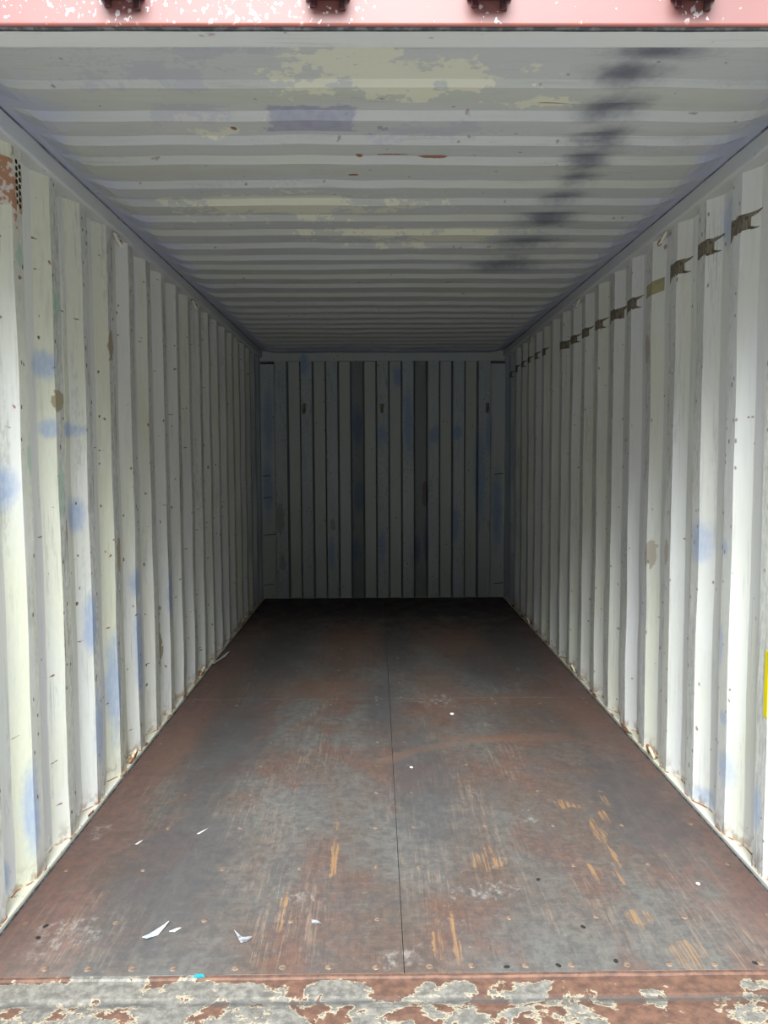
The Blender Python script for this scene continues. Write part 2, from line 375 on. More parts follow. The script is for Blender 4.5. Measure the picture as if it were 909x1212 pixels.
m_greyfilm = flat('grey_film', (0.24, 0.255, 0.275), .5, 0, 60, (0.12, 0.115, 0.115))
m_teal = flat('teal_plastic', (0.02, 0.20, 0.23), .5)
m_leaf = flat('dry_flake', (0.20, 0.075, 0.035), .8, 0, 60, (0.09, 0.04, 0.025))
m_straw = flat('straw_flake', (0.42, 0.32, 0.19), .8, 0, 60, (0.25, 0.15, 0.08))
m_weld = flat('weld_line', (0.05, 0.05, 0.055), .7)
m_yard = flat('yard_concrete', (0.22, 0.215, 0.205), .9, 0, 1.5, (0.18, 0.175, 0.17))

# ------------------------------------------------------------------ object helpers
def link(name, me, mat, parent=None):
    o = bpy.data.objects.new(name, me)
    if mat is not None and not me.materials:
        me.materials.append(mat)
    C.objects.link(o)
    if parent is not None:
        o.parent = parent
    return o
def from_data(name, V, F, mat, parent=None, attrs=None, smooth=False, origin=None):
    me = bpy.data.meshes.new(name)
    if origin is not None:
        V = [tuple(Vector(v) - Vector(origin)) for v in V]
    me.from_pydata([tuple(v) for v in V], [], F)
    for k, vals in (attrs or {}).items():
        a = me.attributes.new(k, 'FLOAT', 'FACE')
        a.data.foreach_set('value', vals)
    if smooth:
        me.shade_smooth()
    me.update()
    o = link(name, me, mat, parent)
    if origin is not None:
        o.location = origin
    return o
def bm_obj(name, bm, mat, parent=None, smooth=False):
    me = bpy.data.meshes.new(name)
    bmesh.ops.recalc_face_normals(bm, faces=bm.faces)
    bm.to_mesh(me); bm.free()
    if smooth:
        me.shade_smooth()
    return link(name, me, mat, parent)
def add_box(bm, lo, hi, bevel=0.0, seg=2):
    r = bmesh.ops.create_cube(bm, size=1)
    vs = r['verts']
    for v in vs:
        v.co = Vector([lo[i] + (v.co[i] + .5) * (hi[i] - lo[i]) for i in range(3)])
    if bevel:
        es = list({e for v in vs for e in v.link_edges})
        bmesh.ops.bevel(bm, geom=es, offset=bevel, segments=seg, affect='EDGES', profile=.5)
def add_tube(bm, pts, rad, n=8):
    rings = []
    pts = [Vector(p) for p in pts]
    for i, p in enumerate(pts):
        d = (pts[min(i + 1, len(pts) - 1)] - pts[max(i - 1, 0)]).normalized()
        a = d.orthogonal().normalized() if i == 0 else (rings_a - d * rings_a.dot(d)).normalized()
        rings_a = a
        b = d.cross(a)
        rr = rad[i] if isinstance(rad, (list, tuple)) else rad
        rings.append([bm.verts.new(p + (a * math.cos(t) + b * math.sin(t)) * rr) for t in [2 * math.pi * k / n for k in range(n)]])
    for A, B in zip(rings, rings[1:]):
        for k in range(n):
            bm.faces.new((A[k], A[(k + 1) % n], B[(k + 1) % n], B[k]))
    bm.faces.new(rings[0][::-1]); bm.faces.new(rings[-1])
def struct(name, label, cat):
    o = bpy.data.objects.new(name, None)
    C.objects.link(o)
    o['kind'] = 'structure'; o['label'] = label; o['category'] = cat
    return o
def tag(o, label, cat, group=None, kind=None):
    o['label'] = label; o['category'] = cat
    if group: o['group'] = group
    if kind: o['kind'] = kind
    return o

# ------------------------------------------------------------------ side walls
W = 1.172                  # half width between the proud faces
YB = 7.50                  # proud faces of the back wall
DEP = 0.036
ZR = 2.320                 # underside of the top rails
PH = {-1: (2.435, 0.2768), 1: (2.687, 0.2808)}     # door-side edge of one proud flat, pitch
def prof_breaks(side):
    y0, p = PH[side]
    k0 = int(math.ceil((1.72 - y0) / p)) - 1
    out = []
    for k in range(k0, 40):
        a = y0 + k * p
        out += [(a, 0, k), (a + .246 * p, 0, k), (a + .491 * p, 1, k), (a + .755 * p, 1, k)]
    return [b for b in out if 1.70 < b[0] < 7.53]
def depth_at(y, side):
    y0, p = PH[side]
    t = ((y - y0) / p) % 1.0
    if t < .246: return 0.0
    if t < .491: return (t - .246) / .245
    if t < .755: return 1.0
    return 1 - (t - .755) / .245
def dent(y, z, side):
    n = mnoise.noise(Vector((y * 2.1 + side * 9, z * 2.6, side * 3.3)))
    n2 = mnoise.noise(Vector((y * 7 + side * 5, z * 6, 4.4)))
    return .0045 * n + .0018 * n2
def wall_x(y, z, side):
    return side * (W + DEP * depth_at(y, side) + dent(y, z, side))

NZ = 34
def sheet(side, ylo, yhi, mat, parent):
    br = sorted({round(b[0], 5) for b in prof_breaks(side) if ylo < b[0] < yhi} | {ylo, yhi})
    V, F, strip, proud = [], [], [], []
    zs = [.004 + (ZR + .006 - .004) * i / NZ for i in range(NZ + 1)]
    rows = []
    for y in br:
        rows.append([len(V) + i for i in range(NZ + 1)])
        V += [(wall_x(y, z, side), y, z) for z in zs]
    for j in range(len(br) - 1):
        ym = .5 * (br[j] + br[j + 1]); d = depth_at(ym, side)
        s = random.random()
        for i in range(NZ):
            q = (rows[j][i], rows[j + 1][i], rows[j + 1][i + 1], rows[j][i + 1])
            F.append(q if side < 0 else q[::-1])
            strip.append(s); proud.append(1.0 if d < .02 else (.12 if d < .98 else 0.0))
    o = from_data('corrugated_sheet', V, F, mat, parent, {'strip': strip, 'proud': proud})
    md = o.modifiers.new('thickness', 'SOLIDIFY'); md.thickness = .002; md.offset = -1
    return o
walls = {}
for side, nm, mat, lab in ((-1, 'wall_left', m_left, 'left corrugated steel wall, cream paint with blue touch-up spots'),
                           (1, 'wall_right', m_right, 'right corrugated steel wall, whitish paint with a row of torn tape')):
    w = walls[side] = struct(nm, lab, 'wall')
    y0, p = PH[side]
    cuts = [1.72] + [y0 + (k + .62) * p for k in (1, 5, 9, 13)] + [7.53]
    for a, b in zip(cuts, cuts[1:]):
        sheet(side, a, b - .0012, mat, w)
    # top rail: square tube with a rounded lower lip
    bm = bmesh.new()
    xa, xb = sorted((side * 1.150, side * 1.235))
    add_box(bm, (xa, 1.70, ZR), (xb, 7.60, 2.392), .010, 3)
    bm_obj('top_rail', bm, m_rail, w)
    # bottom rail: a ledge that closes the foot of every corrugation
    bm = bmesh.new()
    xa, xb = sorted((side * 1.1665, side * 1.235))
    add_box(bm, (xa, 1.70, -.10), (xb, 7.60, .010), .004, 2)
    bm_obj('bottom_rail', bm, m_ledge, w)
    # weld bead along the foot of the corrugations
    bm = bmesh.new()
    pts = []
    for (y, d, k) in prof_breaks(side):
        pts.append((side * (W + DEP * d - .001), y, .011))
    add_tube(bm, pts, .0028, 5)
    bm_obj('weld_bead', bm, m_ringrust, w)
    bm = bmesh.new()
    xa, xb = sorted((side * 1.150, side * 1.235))
    add_box(bm, (xa, 1.665, -.14), (xb, 1.76, 2.40), .006, 2)
    bm_obj('corner_post', bm, m_salmon, w)

# ------------------------------------------------------------------ back wall
wb = struct('wall_back', 'dark corrugated end wall at the far end of the container', 'wall')
XA, XB = -1.038, 1.030
n = 17
pw = (XB - XA) / n
def back_sheet(i0, i1):
    V, F, strip, proud, edge = [], [], [], [], []
    xs = []
    for i in range(i0, i1):
        a, b = XA + i * pw, XA + (i + 1) * pw
        d = 0 if i % 2 == 0 else 1
        xs += [(a + (.009 if i else 0), d), (b - (.009 if i < n - 1 else 0), d)]
    zs = [.0 + 2.29 * i / 30 for i in range(31)]
    rows = []
    for (x, d) in xs:
        rows.append([len(V) + i for i in range(31)])
        V += [(x, YB + .045 * d + .003 * mnoise.noise(Vector((x * 4, z * 2, 8))), z) for z in zs]
    for j in range(len(xs) - 1):
        s = random.random(); fl = xs[j][1] == xs[j + 1][1]
        for i in range(30):
            F.append((rows[j][i], rows[j + 1][i], rows[j + 1][i + 1], rows[j][i + 1]))
            strip.append(s if not fl else (.75 + .25 * s if xs[j][1] == 0 else .1 + .2 * s))
            proud.append(.9 if fl and xs[j][1] == 0 else 0.0)
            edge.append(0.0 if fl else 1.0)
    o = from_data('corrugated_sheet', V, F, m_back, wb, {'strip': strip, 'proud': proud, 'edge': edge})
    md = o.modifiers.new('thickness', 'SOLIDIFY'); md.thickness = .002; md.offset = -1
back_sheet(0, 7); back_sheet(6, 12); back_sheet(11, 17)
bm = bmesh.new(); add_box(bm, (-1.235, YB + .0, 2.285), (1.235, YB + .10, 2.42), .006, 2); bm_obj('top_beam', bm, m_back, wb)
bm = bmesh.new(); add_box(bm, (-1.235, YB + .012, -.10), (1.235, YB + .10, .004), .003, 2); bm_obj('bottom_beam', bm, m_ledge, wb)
for sx in (-1, 1):
    xin = XA if sx < 0 else XB
    bm = bmesh.new()
    a, b = sorted((xin + sx * .004, sx * 1.235))
    add_box(bm, (a, YB + .030, 0), (b, YB + .10, 2.285), .005, 2)
    post = bm_obj('corner_post', bm, m_back, wb)
    for z, l in ((1.19, .07), (.98, .08), (.62, .12), (.13, .09)) if sx < 0 else ((1.2, .09), (.13, .09)):
        bm = bmesh.new()
        xo = sx * 1.165
        xa, xb = sorted((xo, xo - sx * l))
        add_tube(bm, [(xa, YB + .029, z), (.5 * (xa + xb), YB + .028, z + .004), (xb, YB + .029, z + .008)], .0035, 6)
        bm_obj('weld_mark', bm, m_weld, post)
    bm = bmesh.new()
    a, b = sorted((xin, sx * 1.17))
    add_box(bm, (a, YB - .004, 2.262), (b, YB + .05, 2.274), .003, 1)
    bm_obj('cross_bar', bm, m_weld, wb)
bm = bmesh.new(); add_box(bm, (-1.235, YB + .105, -.12), (1.235, YB + .115, 2.42)); bm_obj('outer_plate', bm, m_salmon, wb)

# ------------------------------------------------------------------ ceiling
ce = struct('ceiling', 'pale corrugated steel roof with transverse ribs and a dark streak', 'ceiling')
meas = [2.113, 2.315, 2.488, 2.653, 2.877, 3.072, 3.274, 3.478, 3.691, 3.904, 4.089, 4.305, 4.534, 4.789, 5.048, 5.276]
cen = [1.0153 * v for v in meas]
while cen[-1] + .2127 < 7.44:
    cen.append(cen[-1] + .2127)
ZL = 2.355
prof = [(1.735, 1), (1.99, 1), (1.995, .55)]
prof = [(1.742, .9), (1.945, .9), (1.95, .55)]
for i, c0 in enumerate(cen):
    up = .55 if i == 0 else 1.0
    prof += [(c0 - .013, up), (c0 + .013, 0)]
    g = (cen[i + 1] if i + 1 < len(cen) else c0 + .2127) - c0
    if c0 + .65 * g < 7.46:
        prof += [(c0 + .56 * g - .012, 0), (c0 + .56 * g + .012, 1.0)]
prof.append((7.56, 0))
xs_ = [-1.155 + .035 * i for i in range(67)]
def roof_z(x, y, d):
    ax = abs(x)
    t = min(max((1.13 - ax) / .11, 0), 1); t = t * t * (3 - 2 * t)
    sag = .005 * mnoise.noise(Vector((x * 1.7, y * 1.3, 2.2))) + .003 * mnoise.noise(Vector((x * 5, y * 2, 7)))
    return ZL + .028 * (1 - t) + t * (.019 * d + sag)
cuts = [0]
for tgt in (2.9, 3.95, 5.0, 6.05, 9):
    j = max(i for i, q in enumerate(prof) if q[0] < tgt) if tgt < 8 else len(prof) - 1
    cuts.append(j)
for a, b in zip(cuts, cuts[1:]):
    V, F, strip, proud, rows = [], [], [], [], []
    for (y, d) in prof[a:b + 1]:
        rows.append(list(range(len(V), len(V) + len(xs_))))
        V += [(x, y + .004 * mnoise.noise(Vector((x * 2.5, y * 3, 5))), roof_z(x, y, d)) for x in xs_]
    for j in range(len(rows) - 1):
        s = random.random()
        for i in range(len(xs_) - 1):
            F.append((rows[j][i], rows[j + 1][i], rows[j + 1][i + 1], rows[j][i + 1]))
            strip.append(s); proud.append(.15)
    o = from_data('roof_sheet', V, F, m_roof, ce, {'strip': strip, 'proud': proud})
    md = o.modifiers.new('thickness', 'SOLIDIFY'); md.thickness = .002; md.offset = -1
for s in (-1, 1):
    bm = bmesh.new()
    pts = [(s * (1.1485 + .002 * mnoise.noise(Vector((y * 6, s, 1)))), y, 2.381 + .002 * mnoise.noise(Vector((y * 5, s, 3)))) for y in [1.75 + .06 * i for i in range(96)]]
    add_tube(bm, pts, [.0028 + .0022 * max(0, mnoise.noise(Vector((p[1] * 3, s * 2, 9))) + .2) for p in pts], 5)
    bm_obj('seam_sealant', bm, m_seam, ce)

# ------------------------------------------------------------------ floor
fl = struct('floor', 'worn dark brown plywood floor of the container', 'floor')
YF = 1.974
seams = [YF, 4.335, 6.69, 7.515]
def panel(x0, x1, y0, y1):
    me_o = None
    bm = bmesh.new()
    add_box(bm, (x0 + .0008, y0 + .0006, -.028), (x1 - .0008, y1 - .0006, 0), .0006, 1)
    return bm_obj('plywood_panel', bm, m_ply, fl)
scr = bmesh.new()
bmesh.ops.create_cone(scr, cap_ends=True, segments=12, radius1=.0088, radius2=.0072, depth=.0016)
scr_me = bpy.data.meshes.new('screw_head'); scr.to_mesh(scr_me); scr.free(); scr_me.materials.append(m_screw)
scr_dark = scr_me.copy(); scr_dark.materials.clear(); scr_dark.materials.append(flat('worn_screw', (0.085, 0.066, 0.055), .6, 0, 60, (0.06, 0.045, 0.04)))
hol = bmesh.new()
bmesh.ops.create_cone(hol, cap_ends=True, segments=12, radius1=.0075, radius2=.0070, depth=.0006)
hol_me = bpy.data.meshes.new('bolt_hole'); hol.to_mesh(hol_me); hol.free(); hol_me.materials.append(m_hole)
panels = []
for a, b in zip(seams, seams[1:]):
    for x0, x1 in ((-1.1556, 0.0), (0.0, 1.1556)):
        panels.append((x0, x1, a, b, panel(x0, x1, a, b)))
def on_panel(x, y):
    for p in panels:
        if p[0] <= x <= p[1] and p[2] <= y <= p[3]:
            return p[4]
def put(me, name, x, y, z, sx=1, sy=1):
    o = bpy.data.objects.new(name, me); C.objects.link(o)
    o.location = (x, y, z); o.scale = (sx, sy, 1); o.parent = on_panel(x, y)
    o.rotation_euler = (0, 0, random.random() * 3)
for x, y in [(-0.966, 2.006), (-0.85, 2.004), (-0.731, 2.002), (-0.62, 2.001), (-0.453, 2.001), (-0.328, 2.003), (-0.203, 2.001), (-0.076, 1.998), (0.068, 2.0), (0.182, 2.001),
             (0.327, 1.999), (0.451, 2.0), (0.601, 1.998), (0.716, 1.999), (0.838, 1.997), (0.963, 1.999)]:
    put(scr_me, 'screw_head', x, y, .0007, 1.15, 1.15)
ROWX = [-1.105, -.848, -.584, -.325, -.073, .067, .325, .584, .838, 1.10]
for y in (2.214, 2.509, 2.793, 3.09, 3.375, 3.66, 3.945, 4.23, 4.31, 4.36, 4.65, 4.93, 5.22, 5.5):
    for x in ROWX:
        if y == 2.214 and abs(x - .067) < .01: continue
        put(scr_me if y < 2.9 or random.random() < .25 else scr_dark, 'screw_head', x + random.uniform(-.006, .006), y + random.uniform(-.005, .005), .0007)
for x, y in [(-1.043, 2.144), (0.528, 2.169), (0.416, 1.999), (0.576, 2.014), (0.276, 1.995), (0.45, 2.425), (.95, 2.0), (-1.045, 2.20)]:
    put(hol_me, 'bolt_hole', x, y, .0004, .9, 1.25)
for s in (-1, 1):   # torn sealant in the gap between floor and wall
    V, F = [], []
    m = 150
    for i in range(m + 1):
        y = 1.99 + 5.5 * i / m
        w1 = 1.1562; w2 = 1.1668 + .004 * mnoise.noise(Vector((y * 9, s, 2))) - .002
        h = -.004 + .007 * mnoise.noise(Vector((y * 14, s * 3, 5)))
        V += [(s * w1, y, -.004), (s * (.5 * (w1 + w2)), y, h + .004), (s * w2, y, -.003)]
    for i in range(m):
        for k in (0, 1):
            q = (3 * i + k, 3 * i + k + 1, 3 * i + k + 4, 3 * i + k + 3)
            F.append(q if s < 0 else q[::-1])
    from_data('edge_sealant', V, F, m_dark, fl)
bm = bmesh.new(); add_box(bm, (-1.22, 1.68, -.15), (1.22, 7.55, -.034)); bm_obj('under_frame', bm, m_dark, fl)

# ------------------------------------------------------------------ threshold and door header
sill = struct('trim_1', 'rusty steel threshold plate with flaking grey paint at the front edge of the floor', 'threshold')
V, F = [], []
py = [(1.655, -.14), (1.655, -.012), (1.662, -.006), (1.850, -.006), (1.872, -.0085), (1.880, -.0088), (1.895, -.0052), (1.958, -.004), (1.962, .0005), (1.9725, .0005), (1.9725, -.03)]
NX = 60
for (y, z) in py:
    V += [(-1.16 + 2.32 * i / NX, y + .0015 * mnoise.noise(Vector((i * .6, y * 9, 1))) * (1.64 < y < 1.965), z + .0014 * mnoise.noise(Vector((i * .35, y * 12, 4)))) for i in range(NX + 1)]
for j in range(len(py) - 1):
    for i in range(NX):
        a = j * (NX + 1) + i
        F.append((a, a + 1, a + NX + 2, a + NX + 1))
from_data('threshold_plate', V, F, m_sill, sill)
head = struct('trim_2', 'salmon pink door header across the top of the opening', 'header')
bm = bmesh.new()
add_box(bm, (-1.235, 1.663, 2.252), (1.235, 1.684, 2.56), .006, 3)
bm_obj('front_face', bm, m_salmon, head)
bm = bmesh.new()
add_box(bm, (-1.235, 1.6835, 2.2535), (1.235, 1.752, 2.40), .003, 2)
M = paint('header_underside', (.3, 1, 1)); m_under = finish(M, M.mix(.6, M.col, (.40, .41, .47)))
bm_obj('inner_channel', bm, m_under, head)
V, F = [], []
m = 160
for i in range(m + 1):
    x = -1.15 + 2.3 * i / m
    nz = mnoise.noise(Vector((x * 11, 0, 3)))
    V += [(x, 1.6665, 2.2535), (x, 1.671, 2.2485 + .0015 * nz), (x, 1.679 + .002 * nz, 2.2495), (x, 1.6870 + .004 * mnoise.noise(Vector((x * 6, 4, 3))), 2.2532)]
for i in range(m):
    for k in range(3):
        F.append((4 * i + k, 4 * i + k + 1, 4 * i + k + 5, 4 * i + k + 4))
from_data('gasket_residue', V, F, m_dark, head)

# ------------------------------------------------------------------ yard outside (ground the container stands on)
bm = bmesh.new()
add_box(bm, (-40, -40, -.30), (40, 40, -.16))
g = bm_obj('ground', bm, m_yard)
tag(g, 'grey concrete yard the container stands on', 'ground', kind='structure')

# unseen row of stacked containers, added behind the camera to block the low sky
bm = bmesh.new()
for k in range(-7, 8):
    for lv in (0, 1, 2):
        add_box(bm, (k * 2.6 - 1.22, -21.0, -.16 + lv * 2.6), (k * 2.6 + 1.22, -15.0, 2.42 + lv * 2.6), .02, 1)
g = bm_obj('low_sky_blocker', bm, flat('sky_blocker_paint', (0.10, 0.075, 0.065), .7, 0, 1.0, (0.06, 0.075, 0.09)))
tag(g, 'added unseen row of dark stacked containers blocking the low sky', 'wall', kind='structure')

# ------------------------------------------------------------------ things fixed to the shell
ORD = ['first', 'second', 'third', 'fourth', 'fifth', 'sixth', 'seventh', 'eighth', 'ninth', 'tenth', 'eleventh', 'twelfth', 'thirteenth', 'fourteenth', 'fifteenth', 'sixteenth', 'seventeenth']
def thing(name, loc, label, cat, group=None):
    o = bpy.data.objects.new(name, None); C.objects.link(o)
    o.location = loc
    return tag(o, label, cat, group)
# lashing rings: a short anchor plate and a bent rod
def ring(loc, side, top, label, group, mat):
    t = thing('lashing_ring', loc, label, 'lashing ring', group)
    sg = -1 if top else 1
    bm = bmesh.new()
    add_box(bm, *[tuple(min(a, b) if k == 0 else max(a, b) for a, b in zip((-side * .004, -.026, 0), (side * .020, .026, sg * .004))) for k in (0, 1)], .0012, 1)
    bm_obj('anchor_plate', bm, mat, t)
    bm = bmesh.new()
    pts = []
    for i in range(15):
        a = math.pi * i / 14
        dy, dz = .030 * math.cos(a), .048 * math.sin(a)
        pts.append((-side * (.020 * math.sin(a)), dy, sg * (.003 + dz)))
    add_tube(bm, pts, .0072, 8)
    bm_obj('bent_rod', bm, mat, t, True)
    return t
names = {-1: 'left', 1: 'right'}
far = ['nearest the doorway', 'halfway along', 'nearest the back wall']
for side in (-1, 1):
    for k, y in enumerate((3.378, 4.775, 6.187)):
        ring((side * 1.166, y, ZR), side, True, 'white lashing ring under the top rail of the %s wall, %s' % (names[side], far[k]), 'lashing rings under the top rails', m_ring)
    for k, y in enumerate((3.42, 4.815, 6.26)):
        ring((side * 1.174, y, .0105), side, False, 'rusty lashing ring at the foot of the %s wall, %s' % (names[side], far[k]), 'lashing rings along the floor edges', m_ringrust)

# lock bar keepers on the header
for k, (x, lab) in enumerate(((-.581, 'maroon lock bar keeper on the pink header, first from the left wall'), (-.162, 'maroon lock bar keeper on the pink header, second from the left wall'),
                              (.169, 'maroon lock bar keeper on the pink header, second from the right wall'), (.588, 'maroon lock bar keeper on the pink header, first from the right wall'))):
    t = thing('lock_keeper', (x, 1.663, 2.297), lab, 'bracket', 'lock bar keepers on the door header')
    bm = bmesh.new(); add_box(bm, (-.046, -.010, .004), (.046, .0005, .105), .003, 2); bm_obj('back_plate', bm, m_keeper, t)
    bm = bmesh.new(); add_box(bm, (-.040, -.048, .000), (.040, -.006, .014), .004, 2); bm_obj('lower_lip', bm, m_keeper, t)
    for s in (-1, 1):
        bm = bmesh.new(); add_box(bm, (s * .036 - .008, -.050, .010), (s * .036 + .008, -.006, .095), .004, 2); bm_obj('jaw', bm, m_keeper, t)
    bm = bmesh.new(); add_box(bm, (-.026, -.014, .016), (.026, -.008, .09), .002, 1); bm_obj('slot_face', bm, m_slot, t)
    for s in (-1, 1):
        bm = bmesh.new()
        add_box(bm, (s * .030 - .007, -.006, -.010 - (.006 if s > 0 else 0)), (s * .030 + .007, .0005, .006), .002, 1)
        bm_obj('weld_foot', bm, m_keeper, t)

# torn tape on the right wall
def patch_on_wall(side, polys, off=.0016):
    """polys: lists of (y, z_top, z_bottom) columns that follow the corrugation"""
    V, F = [], []
    for cols in polys:
        b = len(V)
        for (y, zt, zb) in cols:
            for z in (zt, zb):
                xw = wall_x(y, z, side)
                V.append((xw - side * off, y, z)); V.append((xw - side * .0003, y, z))
        for i in range(len(cols) - 1):
            a, c = b + 4 * i, b + 4 * i + 4
            F += [(a, a + 2, c + 2, c), (a + 1, c + 1, c + 3, a + 3), (a, c, c + 1, a + 1), (a + 2, a + 3, c + 3, c + 2)]
        a = b; F.append((a, a + 1, a + 3, a + 2))
        a = b + 4 * (len(cols) - 1); F.append((a, a + 2, a + 3, a + 1))
    return V, F
rt = random.Random(3)
y0, p = PH[1]
kk = 0
TAPES = [(0, 2.152, .056), (1, 2.147, .056), (2, 2.138, .056), (3, 2.118, .056), (4, 2.103, .053), (5, 2.104, .053), (6, 2.100, .05), (7, 2.100, .05), (8, 2.102, .048), (9, 2.106, .05),
         (11, 2.138, .05), (12, 2.146, .05), (13, 2.150, .045), (14, 2.148, .05), (15, 2.140, .06), (16, 2.122, .05)]
for (k, zc, h) in TAPES:
    a = y0 + k * p                       # door-side edge of the flat
    ol = k == 3
    far_e = a + .246 * p + .004
    near = a + (-.035 if k in (0, 1, 2) else (-.062 if k in (3, 5, 9) else (-.012 if k > 10 else -.03)))
    ys = [far_e] + [a + .246 * p * f for f in (.95, .8, .62, .45, .25, .08)] + [a, a - .006] + ([near] if near < a - .008 else [])
    def jit(s): return rt.uniform(-s, s)
    cols = []
    for y in ys:
        tilt = .10 * (a - y) if ol else .0
        cols.append((y, zc + h / 2 + jit(.002 if ol else .0035) + tilt, zc - h / 2 + jit(.002 if ol else .005) + tilt))
    polys = [cols]
    if not ol:
        # torn tongues at the door side, a hanging shred at the far side
        polys.append([(near, zc + h * .5, zc + h * .22), (near - .022, zc + h * .52, zc + h * .34), (near - .042, zc + h * .56, zc + h * .52)])
        if k % 2 == 0 or k == 1:
            polys.append([(near, zc - h * .3, zc - h * .5), (near - .016, zc - h * .40, zc - h * .52), (near - .03, zc - h * .45, zc - h * .47)])
        if k in (0, 2, 4, 5, 9):
            polys.append([(far_e, zc - h * .45, zc - h * .9), (far_e - .012, zc - h * .45, zc - h * .75), (far_e - .022, zc - h * .45, zc - h * .5)])
    V, F = patch_on_wall(1, polys)
    if ol:
        lab = 'olive yellow tape patch with clean edges in the row along the upper right wall'
    else:
        lab = 'torn brown tape patch on the upper right wall, %s in the row from the doorway' % ORD[kk]
    o = from_data('tape_patch', V, F, m_tape_ol if ol else m_tape, None, None, False, (W, a + .03, zc))
    tag(o, lab, 'tape', 'torn tape along the upper right wall')
    kk += 1

# tape scraps on the back wall
for x, z, w_, h_, lab in ((-.012, 1.835, .030, .095, 'black tape scrap hanging in the middle of the back wall'), (-.757, 1.835, .030, .10, 'brown tape scrap on the back wall beside the left corner'),
                          (1.0, 1.835, .034, .10, 'dark tape scrap on the back wall beside the right corner')):
    V, F = [], []
    rr = random.Random(int(z * 100 + x * 50))
    outl = [(-.5, .45), (-.2, .5), (.5, .5), (.42, .2), (.5, -.1), (.38, -.5), (.0, -.42), (-.35, -.5), (-.5, -.1)]
    m = len(outl)
    for yy_ in (YB - .0055, YB - .0035):
        V += [(x + a * w_ * rr.uniform(.85, 1.1), yy_, z + b * h_) for a, b in outl]
    F = [tuple(range(m)), tuple(range(2 * m - 1, m - 1, -1))] + [(i, m + i, m + (i + 1) % m, (i + 1) % m) for i in range(m)]
    o = from_data('tape_scrap', V, F, m_tape, None, None, False, (x, YB - .004, z))
    tag(o, lab, 'tape', 'tape scraps on the back wall')

# vent with a peeled brown cover on the left wall
y0, p = PH[-1]
t = thing('air_vent', (-W, y0 + .034, 2.22), 'perforated air vent with peeling brown cover high on the left wall', 'vent')
def rel(V, o): return [tuple(Vector(v) - o.location) for v in V]
V, F = patch_on_wall(-1, [[(y0 + q, 2.29, 2.13) for q in (.004, .02, .04, .064)]], .0035)
me = bpy.data.meshes.new('vent_plate'); me.from_pydata(rel(V, t), [], [f[::-1] for f in F]); link('vent_plate', me, m_left, t)
hm = None
for r in range(7):
    for c in range(2):
        bm = bmesh.new()
        bmesh.ops.create_cone(bm, cap_ends=True, segments=10, radius1=.0072, radius2=.0072, depth=.0012)
        bmesh.ops.rotate(bm, verts=bm.verts, matrix=Matrix.Rotation(math.pi / 2, 3, 'Y'))
        if hm is None:
            hm = bpy.data.meshes.new('vent_hole'); bm.to_mesh(hm); hm.materials.append(m_hole)
        bm.free()
        o = link('vent_hole', hm, None, t)
        yq, zq = y0 + .026 + .022 * c, 2.277 - .020 * r - .008 * c
        o.location = Vector((wall_x(yq, zq, -1) + .0040, yq, zq)) - t.location
def ragged(cols): return patch_on_wall(-1, [cols], .0045)
V, F = ragged([(y0 + .024, 2.16, 2.06), (y0 + .016, 2.215, 2.10), (y0 + .004, 2.262, 2.13), (y0, 2.272, 2.135), (y0 - .006, 2.276, 2.142), (y0 - .02, 2.275, 2.135), (y0 - .035, 2.275, 2.13), (y0 - .055, 2.262, 2.14), (y0 - .075, 2.27, 2.15), (y0 - .10, 2.262, 2.15)])
me = bpy.data.meshes.new('peeling_cover'); me.from_pydata(rel(V, t), [], [f[::-1] for f in F]); link('peeling_cover', me, m_label, t)

# yellow sticker by the doorway
y0, p = PH[1]
V, F = patch_on_wall(1, [[(2.4300 - q, .748, .534) for q in (0, .012, .02, .035, .05, .065, .09)]], .0012)
tag(from_data('sticker', V, F, m_yellow, None, None, False, (W, 2.40, .64)), 'plain yellow sticker on the right wall beside the doorway', 'sticker')

# ------------------------------------------------------------------ litter on the floor
def shred(name, x, y, outline, mat, label, cat, th=.0012, rot=0.0, curl=.004, group=None, z0=.0004):
    ca, sa = math.cos(rot), math.sin(rot)
    m = len(outline)
    cx = sum(a for a, b in outline) / m; cy = sum(b for a, b in outline) / m
    V = []
    for lay in (th, 0):
        for (a, b) in outline + [(cx, cy)]:
            r = math.hypot(a - cx, b - cy)
            zc = curl * (r / .03) ** 2
            V.append((a * ca - b * sa, a * sa + b * ca, z0 + min(zc, .02) + lay))
    n1 = m + 1
    F = [(i, (i + 1) % m, m) for i in range(m)] + [((i + 1) % m + n1, i + n1, m + n1) for i in range(m)] + [(i, i + n1, (i + 1) % m + n1, (i + 1) % m) for i in range(m)]
    o = from_data(name, V, F, mat)
    o.location = (x, y, 0)
    return tag(o, label, cat, group)
shred('paper_scrap', -.714, 2.155, [(-.026, -.030), (-.012, -.032), (.012, -.006), (.024, .030), (.030, .046), (.016, .034), (-.006, .010), (-.016, -.004)], m_bluepaper, 'torn pale blue paper scrap on the plywood by the left wall', 'paper')
shred('paper_scrap', -.66, 2.172, [(-.014, -.008), (.002, -.008), (.016, .010), (.006, .010)], m_white, 'small white paper sliver beside the torn blue paper scrap', 'paper')
shred('film_scrap', -.452, 2.125, [(-.034, .034), (-.018, .020), (-.004, .010), (.020, .012), (.024, .004), (.010, -.014), (-.006, -.018), (-.012, -.004)], m_greyfilm, 'crumpled grey plastic film scrap on the plywood near the threshold', 'scrap')
shred('film_scrap', -.255, 2.203, [(-.013, .012), (.004, .010), (.020, -.008), (.006, -.006), (-.010, -.002)], m_greyfilm, 'tiny pale film flake on the plywood near the centre seam', 'scrap')
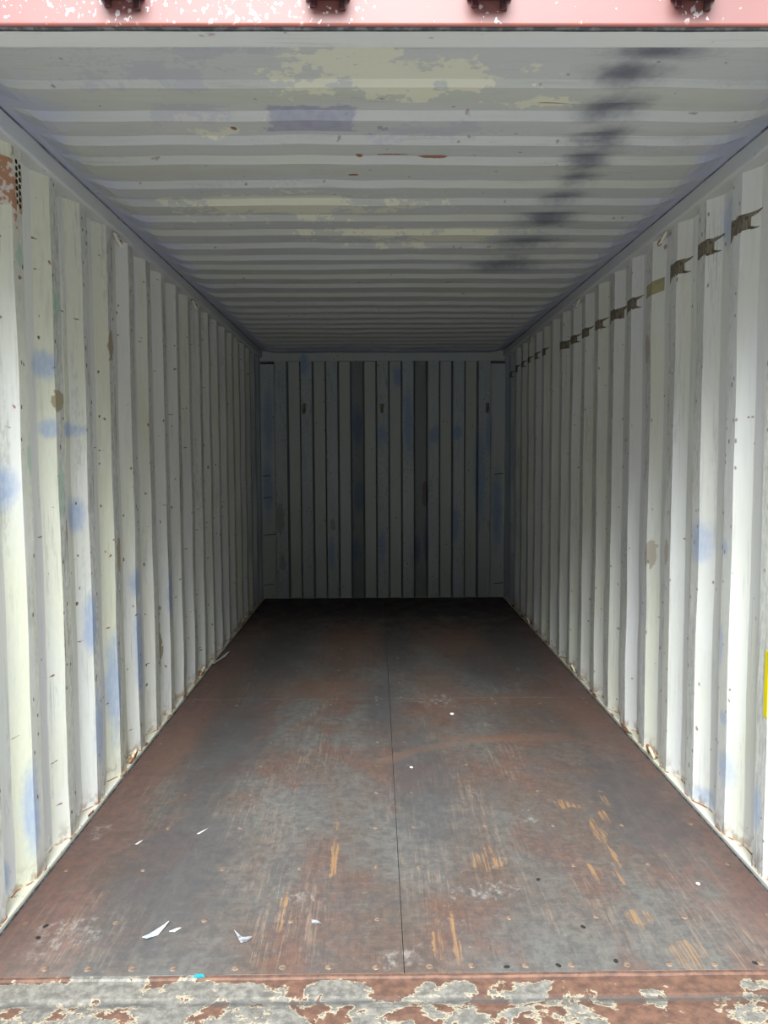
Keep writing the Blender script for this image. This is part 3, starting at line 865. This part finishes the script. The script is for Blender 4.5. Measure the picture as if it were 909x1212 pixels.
shred('paper_sliver', -.714, 2.766, [(-.014, -.020), (-.004, -.014), (.016, .020), (.004, .012)], m_white, 'thin white sliver of paper on the dark plywood left of centre', 'paper')
shred('paper_sliver', -.922, 2.689, [(-.008, -.012), (.0, -.010), (.010, .016), (.002, .012)], m_white, 'thin white sliver of paper on the plywood close to the left wall', 'paper')
shred('plastic_chip', -.543, 1.966, [(-.014, -.004), (.002, -.007), (.016, -.003), (.010, .006), (-.010, .006)], m_teal, 'bright teal plastic chip lying on the threshold edge', 'chip', .003, 0, .0, None, .0025)
shred('plastic_strip', -1.135, 5.20, [(-.024, -.14), (-.008, -.13), (.022, .07), (.034, .17), (.020, .15), (-.006, .02), (-.020, -.06)], m_white, 'torn white plastic strip lying against the left wall', 'scrap', .004, 0, .0004, None, .004)
for x, y, s, lab in ((.328, 4.045, .012, 'white crumb on the middle of the right plywood panel, deepest in the container'), (.08, 3.34, .008, 'white crumb on the plywood just beside the centre seam'), (.954, 2.386, .007, 'white crumb on the plywood near the right wall')):
    bm = bmesh.new()
    bmesh.ops.create_icosphere(bm, subdivisions=2, radius=s)
    for v in bm.verts:
        v.co.z *= .45; v.co *= 1 + .25 * mnoise.noise(v.co * 160)
    o = bm_obj('crumb', bm, m_white)
    o.location = (x, y, s * .45)
    tag(o, lab, 'crumb', 'white crumbs on the floor')
# rust flakes and dry bits along the two floor edges
rf = random.Random(11)
for i, (y, L, w_) in enumerate(((3.77, .16, .014), (3.99, .05, .010), (4.33, .09, .012), (4.41, .05, .012), (5.62, .06, .014), (5.95, .07, .016), (6.55, .10, .02), (7.0, .12, .02))):
    out = [(rf.uniform(-.3, .3) * w_ + w_ * .5 * math.cos(a), L * .5 * math.sin(a) * rf.uniform(.75, 1.1)) for a in [2 * math.pi * j / 11 for j in range(11)]]
    shred('rust_flake', 1.170 - .004 * rf.random(), y, out, m_leaf, 'brown rust flake along the foot of the right wall, %s from the doorway' % ORD[i], 'rust flake', .003, 0, .0006, 'rust flakes along the right floor edge', .0108)
for i, (y, L, w_) in enumerate(((2.72, .05, .010), (2.90, .06, .010), (3.28, .09, .010), (3.62, .05, .009), (4.02, .07, .010), (4.36, .06, .012), (4.62, .07, .012), (5.75, .06, .014), (6.7, .1, .018))):
    out = [(rf.uniform(-.3, .3) * w_ + w_ * .5 * math.cos(a), L * .5 * math.sin(a) * rf.uniform(.7, 1.15)) for a in [2 * math.pi * j / 10 for j in range(10)]]
    shred('dry_flake', -1.170 + .004 * rf.random(), y, out, m_leaf if i % 2 else m_straw, 'dry %s flake along the foot of the left wall, %s from the doorway' % ('brown' if i % 2 else 'straw coloured', ORD[i]), 'flake', .003, 0, .0008, 'dry flakes along the left floor edge', .0108)
